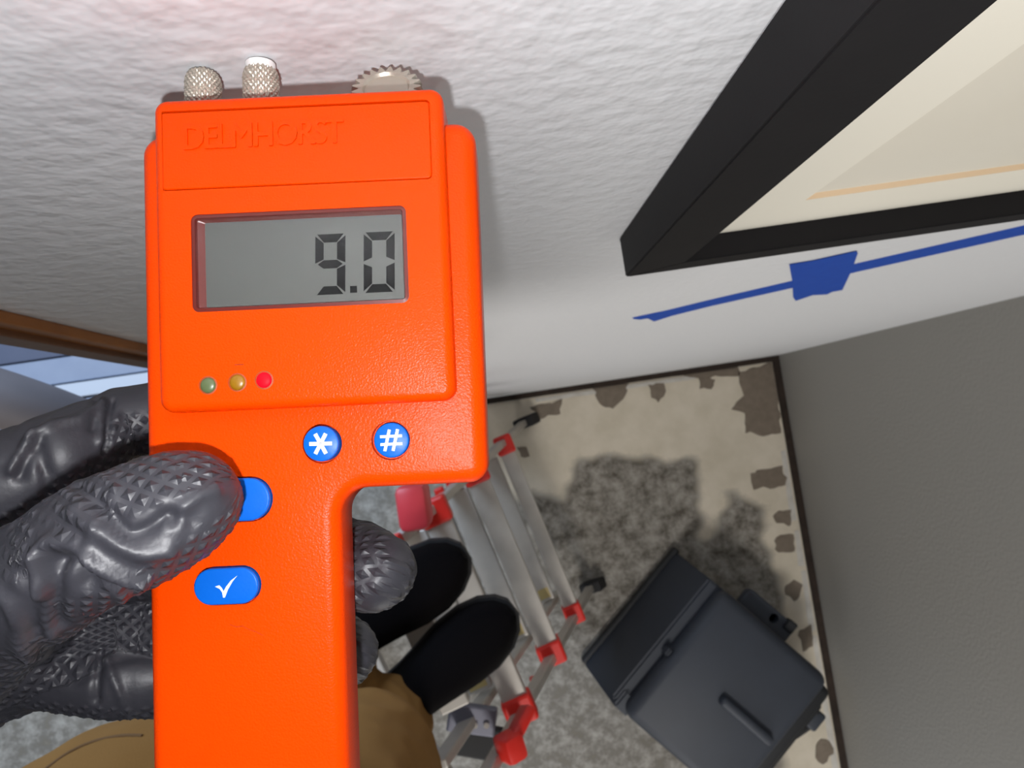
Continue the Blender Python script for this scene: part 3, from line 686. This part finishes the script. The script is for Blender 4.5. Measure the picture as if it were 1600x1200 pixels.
# glove: a left hand, thumb on the face of the meter, fingers round the back of the handle
tdp = .128
chains = {
 'thumb': [(P(-120, 1060, .165), .0150), (P(20, 930, .140), .0122), (P(120, 866, .1285), .0107), (P(210, 822, .1270), .0107), (P(272, 794, .1275), .0100), (P(294, 785, .1280), .0090)],
 'web': [(P(20, 930, .142), .0105), (P(46, 1004, .152), .0050)],
 'index': [(P(-120, 880, .172), .0140), (P(-20, 770, .168), .0118), (P(90, 712, .172), .0105), (P(190, 662, .183), .0090), (P(330, 640, .191), .0088), (P(450, 660, .191), .0075)],
 'middle': [(P(-110, 960, .188), .0145), (P(60, 900, .196), .0118), (P(260, 868, .194), .0105), (P(420, 860, .192), .0102), (P(515, 872, .178), .0100), (P(568, 886, .166), .0096), (P(588, 894, .161), .0087)],
 'ring': [(P(-80, 1040, .190), .0140), (P(60, 1000, .190), .0112), (P(240, 985, .196), .0102), (P(420, 985, .196), .0098), (P(500, 1002, .187), .0092), (P(538, 1018, .181), .0082)],
 'little': [(P(-60, 1075, .196), .0120), (P(60, 1050, .188), .0094), (P(180, 1062, .188), .0094), (P(330, 1060, .196), .0086), (P(420, 1068, .192), .0078)],
}
palm = [(P(-130, 1080, .185), .019, P(-90, 930, .180), .017), (P(-130, 1070, .185), .019, P(40, 1015, .186), .0130), (P(-60, 950, .165), .0145, P(40, 960, .178), .0125), (P(-90, 930, .180), .017, P(10, 900, .184), .013),
        (P(-250, 1130, .205), .026, P(-130, 1060, .185), .021), (P(-200, 1175, .20), .020, P(-40, 1060, .190), .0140), (P(-250, 1130, .205), .026, P(-300, 1170, .212), .030), (P(20, 1010, .186), .0135, P(110, 1030, .190), .0105)]
caps = list(palm)
for ch in chains.values():
    for a, b in zip(ch, ch[1:]): caps.append((a[0], a[1], b[0], b[1]))
gm = blob(caps, .00072, 7)
v_, n_ = mesh_arrays(gm)
polys = [list(p.vertices) for p in gm.polygons]
bvG = BVHTree.FromPolygons([Vector(a) for a in v_], polys)
folds = [  # (path, height, half width): raised folds and sunk creases of the loose glove
 ([(61, 925), (61, 880), (68, 858), (86, 848), (117, 854), (152, 875), (187, 895), (222, 903)], .0019, .0012),
 ([(90, 880), (112, 872), (130, 890), (140, 912)], -.0016, .0014),
 ([(125, 758), (163, 796), (190, 826), (206, 835), (233, 825), (257, 808), (268, 812)], -.0013, .0009),
 ([(120, 800), (150, 822), (190, 848), (225, 862), (262, 858)], .0013, .0013),
 ([(146, 892), (181, 909), (222, 914)], -.0012, .0011),
 ([(67, 872), (73, 912), (79, 985)], .0014, .0010), ([(82, 880), (84, 930), (90, 975)], -.0015, .0011),
 ([(0, 927), (17, 947), (32, 985), (45, 1025)], .0016, .0014), ([(30, 900), (45, 940), (58, 985)], -.0012, .0013),
 ([(286, 795), (312, 774), (338, 766)], .0008, .0009), ([(262, 800), (290, 806), (300, 818)], -.0006, .001),
 ([(17, 735), (52, 677), (70, 633), (87, 619)], .0012, .0008), ([(30, 745), (62, 682), (80, 640)], -.0010, .0009),
 ([(50, 684), (87, 662), (131, 650), (155, 630)], .0010, .0009), ([(60, 700), (70, 745), (72, 770)], -.0008, .0012),
 ([(166, 705), (169, 660), (174, 625)], -.0013, .0007), ([(146, 668), (150, 620)], -.0010, .0009), ([(158, 690), (162, 625)], .0009, .0008),
 ([(165, 1030), (185, 1080), (205, 1120)], .0008, .0008), ([(158, 1020), (152, 1060), (150, 1095)], -.0012, .0008),
 ([(545, 1000), (570, 1030), (586, 1042)], -.0007, .0006)]
def wrinkle(p):
    q = Vector(p); a = noise.noise(q*46+Vector((3, 1, 7))); b = noise.noise(q*62+Vector((9, 4, 2))); m = noise.noise(q*30)
    return noise.noise(q*60)*.0008-.0010*math.exp(-(a/.07)**2)*max(0, .35+m)+.0008*math.exp(-(b/.09)**2)*max(0, .45-m)
disp = np.array([wrinkle(p) for p in v_])
for path, hgt, sg in folds:
    pts = [hit(bvG, *p)[0] for p in path]; pts = [p for p in pts if p is not None]
    if len(pts) < 2: continue
    sp = np.array([tuple(p) for p in smooth_path(pts, 8)])
    lo_, hi_ = sp.min(0)-sg*4, sp.max(0)+sg*4
    ix = np.where(np.all((v_ > lo_) & (v_ < hi_), 1))[0]
    if len(ix) == 0: continue
    dd = np.min(np.linalg.norm(v_[ix][:, None, :]-sp[None], axis=2), 1)
    disp[ix] += 1.1*hgt*np.exp(-(dd/(sg*1.2))**2)
# raised diamond grip: coordinates along and around each finger, stored on the glove
best = np.full(len(v_), 1e9); gu = np.zeros(len(v_)); gv = np.zeros(len(v_)); gk = np.zeros(len(v_))
sm_ = lambda x, a, b: np.clip((x-a)/(b-a), 0, 1)
masks = {'thumb': lambda s, a: np.maximum.reduce([sm_(a, .55, .8), sm_(s, 1.8, 2.0)*sm_(-a, .1, .3)*sm_(1.5+a, 0, .2)*sm_(5.2-s, 0, .2), sm_(1.7-s, 0, .2)*sm_(-a, .35, .55)]),
         'index': lambda s, a: np.maximum(sm_(a, .45, .65), sm_(s, 2.5, 2.7)*sm_(a, -.3, 0)), 'web': lambda s, a: 0*s, 'little': lambda s, a: np.maximum(sm_(1.1-s, 0, .2), sm_(a, .7, .9)),
         'middle': lambda s, a: 1+0*s, 'ring': lambda s, a: 1+0*s, 'palm': lambda s, a: 1+0*s}
allc = dict(chains); allc['palm'] = [(P(-140, 1030, .186), .018), (P(120, 1000, .188), .0125)]
for nm, ch in allc.items():
    acc = 0.0; rm = np.mean([c[1] for c in ch[1:]])
    for i in range(len(ch)-1):
        a = np.array(ch[i][0]); b = np.array(ch[i+1][0]); t = b-a; L = np.linalg.norm(t); t = t/L
        x = CC-(a+b)/2; x = x-t*x.dot(t); x /= np.linalg.norm(x); y = np.cross(t, x)
        d = v_-a; pr = d@t; lo_ = 0 if i else -.05; hi_ = L if i < len(ch)-2 else L+.05
        tt = np.clip(pr, 0, L); dist = np.linalg.norm(d-tt[:, None]*t, axis=1)-(ch[i][1]+(ch[i+1][1]-ch[i][1])*tt/L)
        ang = np.arctan2(d@y, d@x); ix = np.where(dist < best)[0]
        best[ix] = dist[ix]; gu[ix] = acc+pr[ix]; gv[ix] = (ang[ix]*rm if nm not in ('middle', 'ring') else (d@y)[ix]*1.15); gk[ix] = masks[nm](i+tt[ix]/L, ang[ix]); acc += L
gk *= np.array([1.0 if noise.noise(Vector(p)*85) < .45 else .25 for p in v_])
PIT = .0036
def stud(u, v):
    a = (u+v)/PIT; b = (u-v)/PIT
    h = np.minimum(1-2*np.abs(a-np.floor(a)-.5), 1-2*np.abs(b-np.floor(b)-.5)); return np.clip((h-.3)/.7, 0, 1)
disp += .00038*gk*stud(gu, gv)
vd = v_+n_*disp[:, None]
set_world(gm, vd.copy(), person)
for nme, arr in (('grip_u', gu), ('grip_v', gv), ('grip_mask', gk)):
    at = gm.attributes.new(nme, 'FLOAT', 'POINT'); at.data.foreach_set('value', arr.astype(np.float32))
nt = M_glove.node_tree
def mth(op, a, b=None, c=None):
    n = nt.nodes.new('ShaderNodeMath'); n.operation = op
    for k, q in enumerate((a, b, c)):
        if q is None: continue
        if isinstance(q, (int, float)): n.inputs[k].default_value = q
        else: nt.links.new(q, n.inputs[k])
    return n.outputs[0]
def attr(nme):
    n = nt.nodes.new('ShaderNodeAttribute'); n.attribute_name = nme; return n.outputs['Fac']
au, av, am = attr('grip_u'), attr('grip_v'), attr('grip_mask')
def tri(x): return mth('SUBTRACT', 1, mth('MULTIPLY', 2, mth('ABSOLUTE', mth('SUBTRACT', mth('FRACT', x), .5))))
hh_ = mth('MINIMUM', tri(mth('DIVIDE', mth('ADD', au, av), PIT)), tri(mth('DIVIDE', mth('SUBTRACT', au, av), PIT)))
hh_ = mth('MULTIPLY', mth('MAXIMUM', mth('MULTIPLY', mth('SUBTRACT', hh_, .3), 1.43), 0), am)
bp = nt.nodes.new('ShaderNodeBump'); bp.inputs['Strength'].default_value = .7; bp.inputs['Distance'].default_value = .0007
nt.links.new(hh_, bp.inputs['Height'])
old = [n for n in nt.nodes if n.type == 'BUMP' and n != bp][0]; nt.links.new(old.outputs['Normal'], bp.inputs['Normal'])
nt.links.new(bp.outputs['Normal'], nt.nodes['Principled BSDF'].inputs['Normal'])
glove = link('glove', gm, M_glove, person, label='dark grey textured nitrile glove')
